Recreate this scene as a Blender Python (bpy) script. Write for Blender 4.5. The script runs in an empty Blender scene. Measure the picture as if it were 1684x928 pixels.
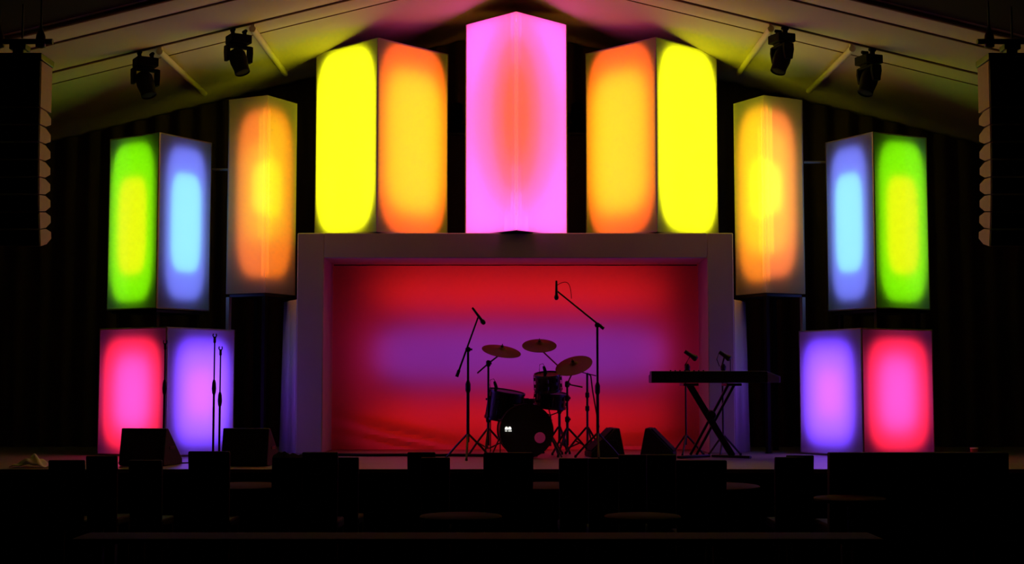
import bpy, bmesh, math, random
from mathutils import Vector, Matrix
random.seed(7)
S = bpy.context.scene
COL = S.collection
PI = math.pi

# ------------------------------------------------------------------ camera, world, exposure
F, PITCH, CAMZ = 2300.0, math.atan(166.0 / 2300.0), 1.65
cam = bpy.data.cameras.new('camera')
cam.sensor_width = 36.0
cam.lens = 36.0 * F / 1684.0
cam.clip_end = 200
cam_o = bpy.data.objects.new('camera', cam)
COL.objects.link(cam_o)
cam_o.location = (0, 0, CAMZ)
cam_o.rotation_euler = (PI / 2 + PITCH, 0, 0)
S.camera = cam_o
w = bpy.data.worlds.new('world')
w.use_nodes = True
w.node_tree.nodes['Background'].inputs[0].default_value = (0.0022, 0.0008, 0.0005, 1)
w.node_tree.nodes['Background'].inputs[1].default_value = 1.0
S.world = w
S.view_settings.view_transform = 'Standard'
S.view_settings.look = 'None'
S.view_settings.gamma = 1.0
S.view_settings.exposure = 0.0
S.view_settings.use_curve_mapping = False
S.cycles.max_bounces = 6
S.cycles.diffuse_bounces = 4
S.cycles.sample_clamp_indirect = 3.0


def W(px, py, Y):
    """measured point: photograph pixel + distance from the camera -> metres"""
    u, v = (px - 842) / F, (464 - py) / F
    dy = math.cos(PITCH) - v * math.sin(PITCH)
    dz = math.sin(PITCH) + v * math.cos(PITCH)
    t = Y / dy
    return Vector((u * t, Y, CAMZ + dz * t))


# ------------------------------------------------------------------ helpers
def add_box(bm, c, s, rot=None):
    m = Matrix.Translation(Vector(c))
    if rot is not None:
        m = m @ rot
    r = bmesh.ops.create_cube(bm, size=1.0, matrix=m @ Matrix.Diagonal((s[0], s[1], s[2], 1)))
    return r['verts']


def add_hull(bm, quads):
    """quads: list of rings (equal vertex count) skinned into a closed solid"""
    rings = [[bm.verts.new(p) for p in q] for q in quads]
    n = len(rings[0])
    for a, b in zip(rings, rings[1:]):
        for i in range(n):
            bm.faces.new((a[i], a[(i + 1) % n], b[(i + 1) % n], b[i]))
    bm.faces.new(list(reversed(rings[0])))
    bm.faces.new(rings[-1])


def frame_of(d):
    d = Vector(d).normalized()
    up = Vector((0, 0, 1)) if abs(d.z) < .95 else Vector((1, 0, 0))
    a = d.cross(up).normalized()
    return a, a.cross(d).normalized()


def add_tube(bm, pts, r, seg=10):
    """pts: polyline; r: radius or list of radii"""
    pts = [Vector(p) for p in pts]
    rr = r if isinstance(r, (list, tuple)) else [r] * len(pts)
    rings = []
    for i, p in enumerate(pts):
        d = (pts[min(i + 1, len(pts) - 1)] - pts[max(i - 1, 0)])
        a, b = frame_of(d)
        rings.append([p + (a * math.cos(2 * PI * k / seg) + b * math.sin(2 * PI * k / seg)) * rr[i] for k in range(seg)])
    add_hull(bm, rings)


def add_lathe(bm, prof, m=None, seg=32, cap=True):
    """prof: (r, z) pairs revolved about Z, placed by matrix m"""
    m = m or Matrix()
    rings = []
    for r, z in prof:
        if r < 1e-5:
            rings.append([bm.verts.new(m @ Vector((0, 0, z)))])
        else:
            rings.append([bm.verts.new(m @ Vector((r * math.cos(2 * PI * k / seg), r * math.sin(2 * PI * k / seg), z))) for k in range(seg)])
    for a, b in zip(rings, rings[1:]):
        for i in range(seg):
            j = (i + 1) % seg
            if len(a) == 1 and len(b) == 1:
                continue
            if len(a) == 1:
                bm.faces.new((a[0], b[j], b[i]))
            elif len(b) == 1:
                bm.faces.new((a[i], a[j], b[0]))
            else:
                bm.faces.new((a[i], a[j], b[j], b[i]))
    if cap:
        for q in (rings[0], rings[-1]):
            if len(q) > 2:
                bm.faces.new(q)


def axis(p, d):
    """matrix whose local Z points along d, origin p"""
    d = Vector(d).normalized()
    return Matrix.Translation(Vector(p)) @ d.to_track_quat('Z', 'Y').to_matrix().to_4x4()


def obj(name, bm, mat, parent=None, bevel=0.0, smooth=True):
    bmesh.ops.recalc_face_normals(bm, faces=bm.faces[:])
    me = bpy.data.meshes.new(name)
    bm.to_mesh(me)
    bm.free()
    me.materials.append(mat)
    if smooth:
        me.shade_smooth()
        me.set_sharp_from_angle(angle=math.radians(38))
    o = bpy.data.objects.new(name, me)
    COL.objects.link(o)
    o.parent = parent
    if bevel:
        b = o.modifiers.new('bevel', 'BEVEL')
        b.width = bevel
        b.segments = 2
        b.limit_method = 'ANGLE'
        b.angle_limit = math.radians(40)
    return o


def tag(o, label, cat, group=None):
    o['label'] = label
    o['category'] = cat
    if group:
        o['group'] = group
    return o


def thing(name, label, cat, loc=(0, 0, 0), rotz=0.0, group=None):
    o = bpy.data.objects.new(name, None)
    o.empty_display_size = .1
    COL.objects.link(o)
    o.location = loc
    o.rotation_euler = (0, 0, rotz)
    return tag(o, label, cat, group)


def struct(name, bm, mat, smooth=False):
    o = obj(name, bm, mat, smooth=smooth)
    o['kind'] = 'structure'
    return o


def BM():
    return bmesh.new()


def dup(root, loc, rotz, label, group=None):
    r = root.copy()
    COL.objects.link(r)
    r.location = loc
    r.rotation_euler = (0, 0, rotz)
    r['label'] = label
    if group:
        r['group'] = group
    for ch in list(root.children):
        c = ch.copy()
        COL.objects.link(c)
        c.parent = r
        for g in list(ch.children):
            d = g.copy()
            COL.objects.link(d)
            d.parent = c
    return r


# ------------------------------------------------------------------ materials
def mat(name, c, rough=.6, metal=0.0, noise=0.0, scale=8.0, bump=0.0, spec=.5):
    m = bpy.data.materials.new(name)
    m.use_nodes = True
    nt = m.node_tree
    b = nt.nodes['Principled BSDF']
    b.inputs['Roughness'].default_value = rough
    b.inputs['Metallic'].default_value = metal
    b.inputs['Specular IOR Level'].default_value = spec
    b.inputs['Base Color'].default_value = (*c, 1)
    if noise or bump:
        tc = nt.nodes.new('ShaderNodeTexCoord')
        n = nt.nodes.new('ShaderNodeTexNoise')
        n.inputs['Scale'].default_value = scale
        n.inputs['Detail'].default_value = 5
        nt.links.new(tc.outputs['Object'], n.inputs['Vector'])
        if noise:
            r = nt.nodes.new('ShaderNodeMapRange')
            r.inputs['To Min'].default_value = 1 - noise
            r.inputs['To Max'].default_value = 1 + noise
            mx = nt.nodes.new('ShaderNodeVectorMath')
            mx.operation = 'SCALE'
            mx.inputs[0].default_value = c
            nt.links.new(n.outputs['Fac'], r.inputs['Value'])
            nt.links.new(r.outputs['Result'], mx.inputs['Scale'])
            nt.links.new(mx.outputs['Vector'], b.inputs['Base Color'])
        if bump:
            bp = nt.nodes.new('ShaderNodeBump')
            bp.inputs['Strength'].default_value = bump
            bp.inputs['Distance'].default_value = .02
            nt.links.new(n.outputs['Fac'], bp.inputs['Height'])
            nt.links.new(bp.outputs['Normal'], b.inputs['Normal'])
    return m


TW, TA = 0.55, 0.9          # how much of the fabric transmits, and its albedo


def fabric(name, refl=(.32, .31, .31), tw=TW):
    """thin stretched cloth: part of the light goes through, part is thrown back"""
    m = bpy.data.materials.new(name)
    m.use_nodes = True
    nt = m.node_tree
    nt.nodes.clear()
    out = nt.nodes.new('ShaderNodeOutputMaterial')
    t = nt.nodes.new('ShaderNodeBsdfTranslucent')
    d = nt.nodes.new('ShaderNodeBsdfDiffuse')
    mx = nt.nodes.new('ShaderNodeMixShader')
    tc = nt.nodes.new('ShaderNodeTexCoord')
    n = nt.nodes.new('ShaderNodeTexNoise')
    n.inputs['Scale'].default_value = 3.0
    r = nt.nodes.new('ShaderNodeMapRange')
    r.inputs['To Min'].default_value = TA - .02
    r.inputs['To Max'].default_value = TA + .02
    nt.links.new(tc.outputs['Object'], n.inputs['Vector'])
    nt.links.new(n.outputs['Fac'], r.inputs['Value'])
    nt.links.new(r.outputs['Result'], t.inputs['Color'])
    d.inputs['Color'].default_value = (*refl, 1)
    mx.inputs['Fac'].default_value = tw
    nt.links.new(d.outputs[0], mx.inputs[1])
    nt.links.new(t.outputs[0], mx.inputs[2])
    nt.links.new(mx.outputs[0], out.inputs['Surface'])
    return m


def planks(name, c, rough):
    m = mat(name, c, rough, noise=.12, scale=3)
    nt = m.node_tree
    b = nt.nodes['Principled BSDF']
    tc = nt.nodes.new('ShaderNodeTexCoord')
    wv = nt.nodes.new('ShaderNodeTexWave')
    wv.bands_direction = 'X'
    wv.inputs['Scale'].default_value = .41
    rp = nt.nodes.new('ShaderNodeValToRGB')
    rp.color_ramp.elements[0].position = 0
    rp.color_ramp.elements[0].color = (.4, .4, .4, 1)
    rp.color_ramp.elements[1].position = .01
    bp = nt.nodes.new('ShaderNodeBump')
    bp.inputs['Strength'].default_value = .3
    bp.inputs['Distance'].default_value = .003
    nt.links.new(tc.outputs['Object'], wv.inputs['Vector'])
    nt.links.new(wv.outputs['Fac'], rp.inputs['Fac'])
    nt.links.new(rp.outputs['Color'], bp.inputs['Height'])
    nt.links.new(bp.outputs['Normal'], b.inputs['Normal'])
    return m


M = dict(
    panel=fabric('lantern_fabric'),
    backdrop=fabric('backdrop_fabric', (.10, .09, .09), .55),
    frame=mat('pale_aluminium', (.5, .48, .46), .5, noise=.05),
    board=mat('white_board', (.25, .25, .25), .8, noise=.05),
    lid=mat('dark_lid', (.03, .03, .03), .8, noise=.1),
    liner=mat('ceiling_liner_cloth', (.62, .56, .50), .9, noise=.06, scale=1.2, bump=.6, spec=.1),
    dark=mat('dark_hall_paint', (.03, .022, .02), .9, noise=.15, scale=1.5, spec=.1),
    floor=mat('hall_carpet', (.03, .018, .015), .95, noise=.3, scale=30, bump=.4, spec=.1),
    deck=planks('stage_deck', (.34, .31, .29), .38),
    skirt=mat('stage_skirt_cloth', (.012, .010, .010), .95, noise=.2, bump=.2, spec=.1),
    curtain=mat('black_curtain_cloth', (.07, .045, .035), .95, noise=.2, spec=.1),
    pros=mat('proscenium_cloth', (.60, .55, .52), .9, noise=.10, scale=1.6, bump=.15, spec=.1),
    side=mat('side_drape_cloth', (.75, .72, .78), .9, noise=.05, scale=2, bump=.1, spec=.1),
    black=mat('black_plastic', (.012, .012, .012), .45, noise=.2),
    blackm=mat('black_metal', (.015, .015, .016), .35, noise=.2),
    tolex=mat('speaker_paint', (.03, .022, .02), .7, noise=.2, scale=60, bump=.3),
    side_wood=mat('speaker_side_paint', (.40, .28, .2), .7, noise=.1, scale=12),
    grille=mat('speaker_grille', (.01, .01, .01), .8, noise=.4, scale=120, bump=.5),
    chrome=mat('brushed_chrome', (.35, .35, .37), .3, metal=1, noise=.05),
    steel=mat('dark_chrome', (.10, .10, .11), .35, metal=1, noise=.05),
    cymbal=mat('bronze_cymbal', (.06, .02, .008), .5, metal=.5, noise=.15, scale=20),
    shell=mat('drum_shell_lacquer', (.02, .012, .012), .35, noise=.2),
    head=mat('drum_head_film', (.03, .03, .03), .5, noise=.05),
    chair=mat('chair_black_leather', (.012, .010, .010), .7, noise=.25, scale=12, spec=.2),
    wood=mat('dark_table_wood', (.055, .022, .008), .85, noise=.3, scale=6, spec=.1),
    keys=mat('ivory_keys', (.5, .48, .44), .4, noise=.02),
    towel=mat('pale_towel', (.8, .74, .6), .95, noise=.1, scale=20, bump=.5),
    cup=mat('amber_plastic', (.55, .18, .06), .5, noise=.1),
    matte=mat('matte_black', (.005, .005, .005), .8, noise=.2, spec=.1),
    seam=mat('seam_tape', (.26, .18, .12), .9, noise=.1, spec=.1),
    dimwood=mat('dimmed_wood', (.012, .006, .003), .85, noise=.3, scale=6, spec=.05),  # darker copy of the table wood, foreground dimness put into its colour
    rubber=mat('rubber', (.01, .01, .01), .9, noise=.1),
)
# translucent batter head of the bass drum
M['clear'] = fabric('clear_drum_film', (.05, .05, .05), .95)
glow = bpy.data.materials.new('glint_glow')  # self-glowing white standing for reflections on the drum head
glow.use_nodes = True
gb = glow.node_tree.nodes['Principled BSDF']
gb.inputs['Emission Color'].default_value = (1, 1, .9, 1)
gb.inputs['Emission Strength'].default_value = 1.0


def lin(c):
    return [((v / 255 + .055) / 1.055) ** 2.4 if v > 10 else v / 255 / 12.92 for v in c]


SHEETS = {}


def sheet_mat(col):
    """clear film carrying LEDs: shines from its front side only, lets other light pass"""
    key = tuple(round(c, 4) for c in col)
    if key in SHEETS:
        return SHEETS[key]
    m = bpy.data.materials.new('led_film')
    m.use_nodes = True
    nt = m.node_tree
    nt.nodes.clear()
    out = nt.nodes.new('ShaderNodeOutputMaterial')
    em = nt.nodes.new('ShaderNodeEmission')
    tr = nt.nodes.new('ShaderNodeBsdfTransparent')
    geo = nt.nodes.new('ShaderNodeNewGeometry')
    inv = nt.nodes.new('ShaderNodeMath')
    inv.operation = 'SUBTRACT'
    inv.inputs[0].default_value = 1.0
    mu = nt.nodes.new('ShaderNodeMath')
    mu.operation = 'MULTIPLY'
    add = nt.nodes.new('ShaderNodeAddShader')
    mx = max(col)
    em.inputs['Color'].default_value = (*[c / mx for c in col], 1)
    nt.links.new(geo.outputs['Backfacing'], inv.inputs[1])
    nt.links.new(inv.outputs[0], mu.inputs[0])
    mu.inputs[1].default_value = mx
    nt.links.new(mu.outputs[0], em.inputs['Strength'])
    nt.links.new(em.outputs[0], add.inputs[0])
    nt.links.new(tr.outputs[0], add.inputs[1])
    nt.links.new(add.outputs[0], out.inputs['Surface'])
    m.cycles.emission_sampling = 'FRONT'
    SHEETS[key] = m
    return m


def lamp(parent, O, U, V, u0, u1, v0, v1, d, col, N, shape='round', notch=None, eff=TW * TA):
    """LED sheet behind a cloth: O corner of the cloth, U/V its edge vectors, N its outward normal, col = radiance seen through the cloth"""
    Nn = N.normalized()
    cu, cv, hu, hv = (u0 + u1) / 2, (v0 + v1) / 2, (u1 - u0) / 2, (v1 - v0) / 2
    outline = []
    if shape == 'round' or shape == 'half':
        K = 48
        for k in range(K):
            a = 2 * PI * k / K
            c_, s_ = math.cos(a), math.sin(a)
            n_ = 4.2
            x_ = math.copysign(abs(c_) ** (2 / n_), c_)
            y_ = math.copysign(abs(s_) ** (2 / n_), s_)
            if shape == 'half':            # straight on the side of the front corner
                outline.append((u0 + max(0, (x_ if x_ > 0 else 0)) * (u1 - u0), cv + hv * y_))
            else:
                outline.append((cu + hu * x_, cv + hv * y_))
    elif shape == 'rect':
        outline = [(u0, v0), (u1, v0), (u1, v1), (u0, v1)]
    elif shape == 'notch':                 # rectangle with a half ellipse cut out at the front corner
        outline = [(u0, v0), (u1, v0), (u1, v1), (u0, v1)]
        K = 24
        for k in range(K + 1):
            a = PI / 2 - PI * k / K
            outline.append((u0 + notch[0] * math.cos(a), .53 + min(notch[1], .469) * math.sin(a)))
    pts = []
    for p in outline:
        if not pts or (abs(p[0] - pts[-1][0]) + abs(p[1] - pts[-1][1])) > 1e-5:
            pts.append(p)
    bm = bmesh.new()
    vs = [bm.verts.new(O + U * a + V * b - Nn * d) for a, b in pts]
    f = bm.faces.new(vs)
    f.normal_update()
    if f.normal.dot(Nn) < 0:
        f.normal_flip()
    bmesh.ops.triangulate(bm, faces=[f])
    me = bpy.data.meshes.new('light_sheet')
    bm.to_mesh(me)
    bm.free()
    me.materials.append(sheet_mat([c / eff for c in col]))
    o = bpy.data.objects.new('light_sheet', me)
    COL.objects.link(o)
    o.parent = parent
    return o


# ------------------------------------------------------------------ setting
STAGE_Z, BACK_Y = 0.85, 17.0
RIDGE = CAMZ + 618 * BACK_Y / F       # height of the tent ridge


def roof(x):
    return RIDGE - .25 * math.sqrt(x * x + .02)


bm = BM()
add_box(bm, (0, 8.0, -.05), (18, 21, .1))
struct('floor', bm, M['floor'])
for nm, c, s in (('wall_back', (0, 18.4, 3.2), (18, .1, 6.6)), ('wall_left', (-8.95, 8, 3.2), (.1, 21, 6.6)),
                 ('wall_right', (8.95, 8, 3.2), (.1, 21, 6.6)), ('wall_front', (0, -2.45, 3.2), (18, .1, 6.6))):
    bm = BM()
    add_box(bm, c, s)
    struct(nm, bm, M['dark'])
# ceiling: sagging cloth between arches over the stage, dark further forward
ARCH = [13.25, 13.85, 14.8, 15.25, 18.35]


def sheet(nx, ys, fz, name, m):
    bm = BM()
    vs = []
    for y in ys:
        vs.append([bm.verts.new((-8.95 + 17.9 * i / nx, y, fz(-8.95 + 17.9 * i / nx, y))) for i in range(nx + 1)])
    for a, b in zip(vs, vs[1:]):
        for i in range(nx):
            bm.faces.new((a[i], a[i + 1], b[i + 1], b[i]))
    return struct(name, bm, m, True)


def sag(y):
    for a, b in zip(ARCH, ARCH[1:]):
        if a <= y <= b:
            t = (y - a) / (b - a)
            return -.05 * 4 * t * (1 - t) * min(1, (b - a))
    return 0


sheet(120, [13.25 + 5.1 * i / 90 for i in range(91)], lambda x, y: roof(x) + sag(y), 'ceiling', M['liner'])
sheet(40, [-2.4 + 15.65 * i / 10 for i in range(11)], lambda x, y: roof(x) + (.0 if y > 13.2 else .12), 'ceiling', M['dark'])
# seams and cables across the liner
for i, (y, dz, r) in enumerate(((13.3, .03, .025), (13.85, .012, .012), (14.8, .01, .014), (15.25, .006, .007))):
    for s in (-1, 1):
        bm = BM()
        add_tube(bm, [(s * x, y, roof(x) - dz) for x in (0.0, 1, 2, 4, 6, 8.9)], r, 8)
        struct('trim_%d' % (2 * i + (s > 0) + 1), bm, M['seam'])

# stage
st = thing('stage_platform', 'low stage with pale deck and black skirt across the whole hall', 'stage', (0, 13.1, 0))
bm = BM()
add_box(bm, (0, 2.6, STAGE_Z - .02), (17.6, 5.2, .04))
obj('deck', bm, M['deck'], st, bevel=.004)
bm = BM()
top, bot = [], []
for i in range(701):
    x = -8.75 + 17.5 * i / 700
    yy = .05 + .018 * math.sin(i * .9) + .008 * math.sin(i * .37)
    top.append(bm.verts.new((x, yy, STAGE_Z - .041)))
    bot.append(bm.verts.new((x, yy * 1.1, .003)))
for i in range(700):
    bm.faces.new((top[i], top[i + 1], bot[i + 1], bot[i]))
obj('skirt', bm, M['skirt'], st)
for x in (-8, -5, -2, 2, 5, 8):
    for y in (.4, 2.6, 4.8):
        bm = BM()
        add_box(bm, (x, y, (STAGE_Z - .042) / 2), (.06, .06, STAGE_Z - .044))
        obj('support_leg', bm, M['blackm'], st)

# pleated black curtain along the back
bm = BM()
rows = []
NX = 900
for k in range(7):
    row = []
    for i in range(NX + 1):
        x = -8.8 + 17.6 * i / NX
        z0, z1 = STAGE_Z + .004, roof(x) - .06
        a = (.035 + .02 * (1 - k / 6)) * math.sin(i * .42 + .6 * math.sin(i * .031))
        row.append(bm.verts.new((x, BACK_Y + .58 + a, z0 + (z1 - z0) * k / 6)))
    rows.append(row)
for a, b in zip(rows, rows[1:]):
    for i in range(NX):
        bm.faces.new((a[i], a[i + 1], b[i + 1], b[i]))
o = obj('back_curtain', bm, M['curtain'])
tag(o, 'pleated black curtain hanging behind all the glowing boxes', 'curtain')

# ------------------------------------------------------------------ proscenium box and backdrop
FY = 15.9
fl, fr = W(487, 600, FY).x, W(1208, 600, FY).x
ft = W(842, 383, FY).z
ol, orr, ot = W(531, 600, FY).x, W(1165, 600, FY).x, W(842, 425, FY).z
pr = thing('stage_surround', 'pale cloth covered box frame around the red backdrop carrying three glowing boxes', 'stage set', (0, FY, STAGE_Z))
bm = BM()
z0, zt = .002, ft - STAGE_Z
zo = ot - STAGE_Z
add_box(bm, ((fl + ol) / 2, .6, zt / 2), (ol - fl, 1.2, zt - .004))
obj('side_tower', bm, M['pros'], pr, bevel=.012)
bm = BM()
add_box(bm, ((fr + orr) / 2, .6, zt / 2), (fr - orr, 1.2, zt - .004))
obj('side_tower', bm, M['pros'], pr, bevel=.012)
bm = BM()
add_box(bm, ((ol + orr) / 2, .6, (zo + zt) / 2), (orr - ol - .002, 1.2, zt - zo - .004))
obj('header', bm, M['pros'], pr, bevel=.012)
# side wings raking back
for s, px0, px1 in ((-1, 487, 466), (1, 1208, 1227)):
    bm = BM()
    a = W(px0, 600, FY + .02).x
    b = W(px1, 600, FY + .55).x
    pts = []
    for k in range(13):
        t = k / 12
        pts.append((a + (b - a) * t + s * .004, .02 + .53 * t + .02 * math.sin(t * 9.5)))
    for h0, h1 in ((0.003, W(842, 495, FY + .3).z - STAGE_Z),):
        q = []
        for x, y in pts:
            flare = .035 * s * (y / .55)
            q.append((bm.verts.new((x + flare, y, h0)), bm.verts.new((x, y, h1))))
        for u, v in zip(q, q[1:]):
            bm.faces.new((u[0], v[0], v[1], u[1]))
    o = obj('side_drape', bm, M['side'], pr)
    sm = o.modifiers.new('thick', 'SOLIDIFY')
    sm.thickness = .006

BY = 16.7
bm = BM()
gx, gz = 120, 50
bl, br = ol - .004, orr + .004
zb, ztp = STAGE_Z + .012, ot - .003
bl, br = ol + .004, orr - .004
vv = []
for j in range(gz + 1):
    row = []
    for i in range(gx + 1):
        x = bl + (br - bl) * i / gx
        z = zb + (ztp - zb) * j / gz
        t, h = i / gx, j / gz
        y = .012 * math.sin(t * 34 + 2 * math.sin(h * 3)) * (1 - .6 * h)
        # slack folds near the lower left corner and along the hem
        for (h0, sl, wd, am) in ((.17, -.42, .030, .07), (.09, -.36, .022, .05)):
            dd = (h - (h0 + sl * t)) / wd
            y -= am * math.exp(-dd * dd) * math.exp(-((t - .2) / .16) ** 2)
        for (h0, sl, wd, am) in ((.0, .10, .02, .04), (.03, .12, .015, .03)):
            dd = (h - (h0 + sl * (t - .6))) / wd
            y -= am * math.exp(-dd * dd) * math.exp(-((t - .85) / .14) ** 2)
        row.append(bm.verts.new((x, BY + y, z)))
    vv.append(row)
for a, b in zip(vv, vv[1:]):
    for i in range(gx):
        bm.faces.new((a[i], a[i + 1], b[i + 1], b[i]))
bd = thing('stage_backdrop', 'translucent backdrop cloth glowing red with a purple middle band behind the drum kit', 'backdrop', (0, BY, STAGE_Z))
for v in bm.verts:
    v.co -= Vector((0, BY, STAGE_Z))
obj('backdrop_cloth', bm, M['backdrop'], bd)
bm = BM()
add_tube(bm, [(bl + .01, .0, ztp - STAGE_Z - .008), (br - .01, .0, ztp - STAGE_Z - .008)], .007, 8)
obj('batten', bm, M['blackm'], bd)
O, U, V, N = Vector((bl, 0, zb - STAGE_Z)), Vector((br - bl, 0, 0)), Vector((0, 0, ztp - zb)), Vector((0, -1, 0))


def bdl(x0, x1, y0, y1, d, col):
    """lamp behind the backdrop, position given in pixels of the cloth"""
    lamp(bd, O, U, V, (x0 - 545) / 608, (x1 - 545) / 608, (742 - y1) / 307, (742 - y0) / 307, d, col, N)


bdl(610, 1100, 458, 508, .34, (1.12, .014, .008))      # upper red tubes
bdl(600, 1100, 664, 716, .34, (.9, .009, .008))      # lower red tubes
bdl(580, 630, 520, 650, .30, (.28, .002, .002))       # left red tubes
bdl(1075, 1125, 520, 650, .30, (.28, .002, .002))     # right red tubes
bdl(615, 1095, 540, 628, .20, (.14, .020, .29))       # purple tubes

# ------------------------------------------------------------------ glowing boxes
def solve_box(Cp, Dc, Lp, Rp, ym):
    C = W(Cp, ym, Dc)
    kL = W(Lp, ym, 16).x / 16
    kR = W(Rp, ym, 16).x / 16
    f = lambda th: (C.x - kL * C.y) / (math.cos(th) + kL * math.sin(th)) - (kR * C.y - C.x) / (math.sin(th) - kR * math.cos(th))
    lo, hi = math.radians(22), math.radians(68)
    for _ in range(60):
        mid = (lo + hi) / 2
        if f(lo) * f(mid) <= 0:
            hi = mid
        else:
            lo = mid
    th = (lo + hi) / 2
    a = (C.x - kL * C.y) / (math.cos(th) + kL * math.sin(th))
    e1 = Vector((-math.cos(th), math.sin(th), 0)) * a
    e2 = Vector((math.sin(th), math.cos(th), 0)) * a
    return C, e1, e2


def k_pin(i, corner):
    return corner == 'none' and i in (0, 3)


def lantern(Cp, Dc, Lp, Rp, ytop, zbase, left, right, label, stand=None, panel_labels=None, corner='in'):
    C, e1, e2 = solve_box(Cp, Dc, Lp, Rp, (ytop + 500) / 2)
    H = W(Cp, ytop, Dc).z - zbase
    ctr = Vector((C.x, C.y, 0)) + (e1 + e2) / 2
    base = zbase - (stand or 0)
    t = thing('glowing_box', label, 'light box', (ctr.x, ctr.y, base + .003), 0, 'square glowing fabric boxes of the stage set')
    off = Vector((0, 0, zbase - base))
    c = -(e1 + e2) / 2 + off
    cor = [c, c + e1, c + e1 + e2, c + e2]
    V = Vector((0, 0, H))
    w_ = .018
    # frame bars
    bm = BM()
    rot = Matrix.Rotation(math.atan2(e2.y, e2.x), 4, 'Z')
    mid = c + (e1 + e2) / 2
    for k, p in enumerate(cor):
        if k == 0 and corner == 'none':
            continue
        q = p + (mid - p).normalized() * (w_ * .707 + .001) if not (k == 0 and corner == 'out') else p - (mid - p).normalized() * .004
        add_box(bm, Vector((q.x, q.y, p.z)) + V / 2, (w_, w_, H - .006), rot)
    for i in range(4):
        a, b = cor[i], cor[(i + 1) % 4]
        r = Matrix.Rotation(math.atan2((b - a).y, (b - a).x), 4, 'Z')
        for z in (w_ / 2, H - w_ / 2):
            e_ = (mid - (a + b) / 2).normalized() * (w_ / 2 + .001)
            if k_pin(i, corner):
                continue
            add_box(bm, (a + b) / 2 + e_ + Vector((0, 0, z)), ((b - a).length - .004, w_, w_), r)
    obj('frame', bm, M['frame'], t)
    ins = .0
    for E, spec, side in ((e1, left, 0), (e2, right, 1)):
        N = Vector((E.y, -E.x, 0)).normalized()
        if N.dot(e1 + e2) > 0:
            N = -N
        o_ = c + E.normalized() * ins
        bm = BM()
        nn = 12
        grid = [[bm.verts.new(o_ + E * (i / nn) + V * (j / nn) + N * (.0005)) for i in range(nn + 1)] for j in range(nn + 1)]
        for j in range(nn):
            for i in range(nn):
                bm.faces.new((grid[j][i], grid[j][i + 1], grid[j + 1][i + 1], grid[j + 1][i]))
        po = obj('fabric_panel', bm, M['panel'], t)
        po['label'] = 'panel glowing ' + panel_labels[side]
        for sp in spec:
            u0, u1, v0, v1, d, col = sp[:6]
            lamp(t, o_, E, V, u0, u1, v0, v1, d, col, N, sp[6] if len(sp) > 6 else 'round', sp[7] if len(sp) > 7 else None)
    # black baffle keeping the two colours apart
    if corner != 'none':
        bm = BM()
        dg = (e1 + e2)
        p0, p1 = c + dg * .012, c + dg * .33
        r = Matrix.Rotation(math.atan2(dg.y, dg.x), 4, 'Z')
        add_box(bm, (p0 + p1) / 2 + V / 2, ((p1 - p0).length, .006, H - .03), r)
        obj('baffle', bm, M['lid'], t)
    # opaque back panels, lid and base
    for a, E in ((c + e2, e1), (c + e1, e2)):
        bm = BM()
        r = Matrix.Rotation(math.atan2(E.y, E.x), 4, 'Z')
        add_box(bm, a + E / 2 + V / 2, (E.length - .02, .006, H - .03), r)
        obj('back_panel', bm, M['lid'], t)
    for nm, z in (('lid', H - .002), ('base_board', .002)):
        bm = BM()
        add_box(bm, off + Vector((0, 0, z)), (e1.length - .003, e1.length - .003, .006), rot)
        obj(nm, bm, M['lid'], t)
    return t, cor, C, e1, e2


H_ = 'half'
red = [(.08, .92, .05, .92, .060, (1.45, .016, .035)), (.24, .74, .20, .78, .15, (.1, .10, .80))]
pur = [(.12, .93, .07, .92, .065, (.18, .055, 1.7)), (.18, .86, .14, .84, .12, (.30, .11, .2)), (.30, .70, .3, .68, .14, (.50, .02, .3))]
grn = [(.09, .94, .045, .955, .050, (.23, .97, .0003)), (.23, .80, .20, .76, .045, (.62, .0, .004))]
blu = [(.14, .89, .06, .94, .065, (.17, .21, 1.05)), (.24, .80, .22, .79, .045, (.15, .68, .1))]
ora_o = [(.0, .74, .08, .93, .060, (.95, .16, .02), H_), (0, .55, .26, .76, .12, (.05, .28, .01), H_), (0, .36, .40, .66, .05, (.02, .42, .01), H_)]
ora_i = [(.0, .86, .08, .94, .060, (.95, .17, .004), H_), (0, .62, .28, .90, .12, (.0, .30, .0), H_), (0, .5, .38, .68, .05, (.0, .34, .0), H_)]
ora_ib = [(.0, .88, .06, .95, .060, (1.05, .22, .006), H_), (0, .74, .20, .94, .12, (.1, .48, .0), H_), (0, .5, .38, .68, .05, (.1, .45, .0), H_)]
ora_ob = [(.0, .80, .08, .93, .060, (1.05, .18, .04), H_), (0, .62, .2, .84, .12, (.1, .40, .02), H_), (0, .44, .40, .66, .05, (.1, .50, .01), H_)]
yel = [(.035, .98, .02, .98, .045, (1.9, 1.9, .013))]
org = [(.02, .975, .005, .995, .035, (1.25, .105, .009)), (.12, .90, .12, .86, .14, (.05, .66, .004))]
pnk = [(.0, 1.0, .0, 1.0, .030, (2.1, .112, .006), 'rect'), (.0, 1.0, .0, 1.0, .08, (.02, .010, .12), 'notch', (.25, .24)),
       (.0, 1.0, .0, 1.0, .09, (.04, .03, .34), 'notch', (.47, .36)), (.0, 1.0, .0, 1.0, .19, (.1, .08, 1.25), 'notch', (.86, .465))]
ZF = ft + .004
BOXES = []
b = lantern(275, 15.05, 164, 387, 538, STAGE_Z + .004, red, pur, 'glowing box on the stage floor at far left, red and violet faces', None, ('red', 'violet'))
BOXES.append(b)
b = lantern(1416, 15.05, 1313, 1533, 540, STAGE_Z + .004, pur, red, 'glowing box on the stage floor at far right, violet and red faces', None, ('violet', 'red'))
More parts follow.
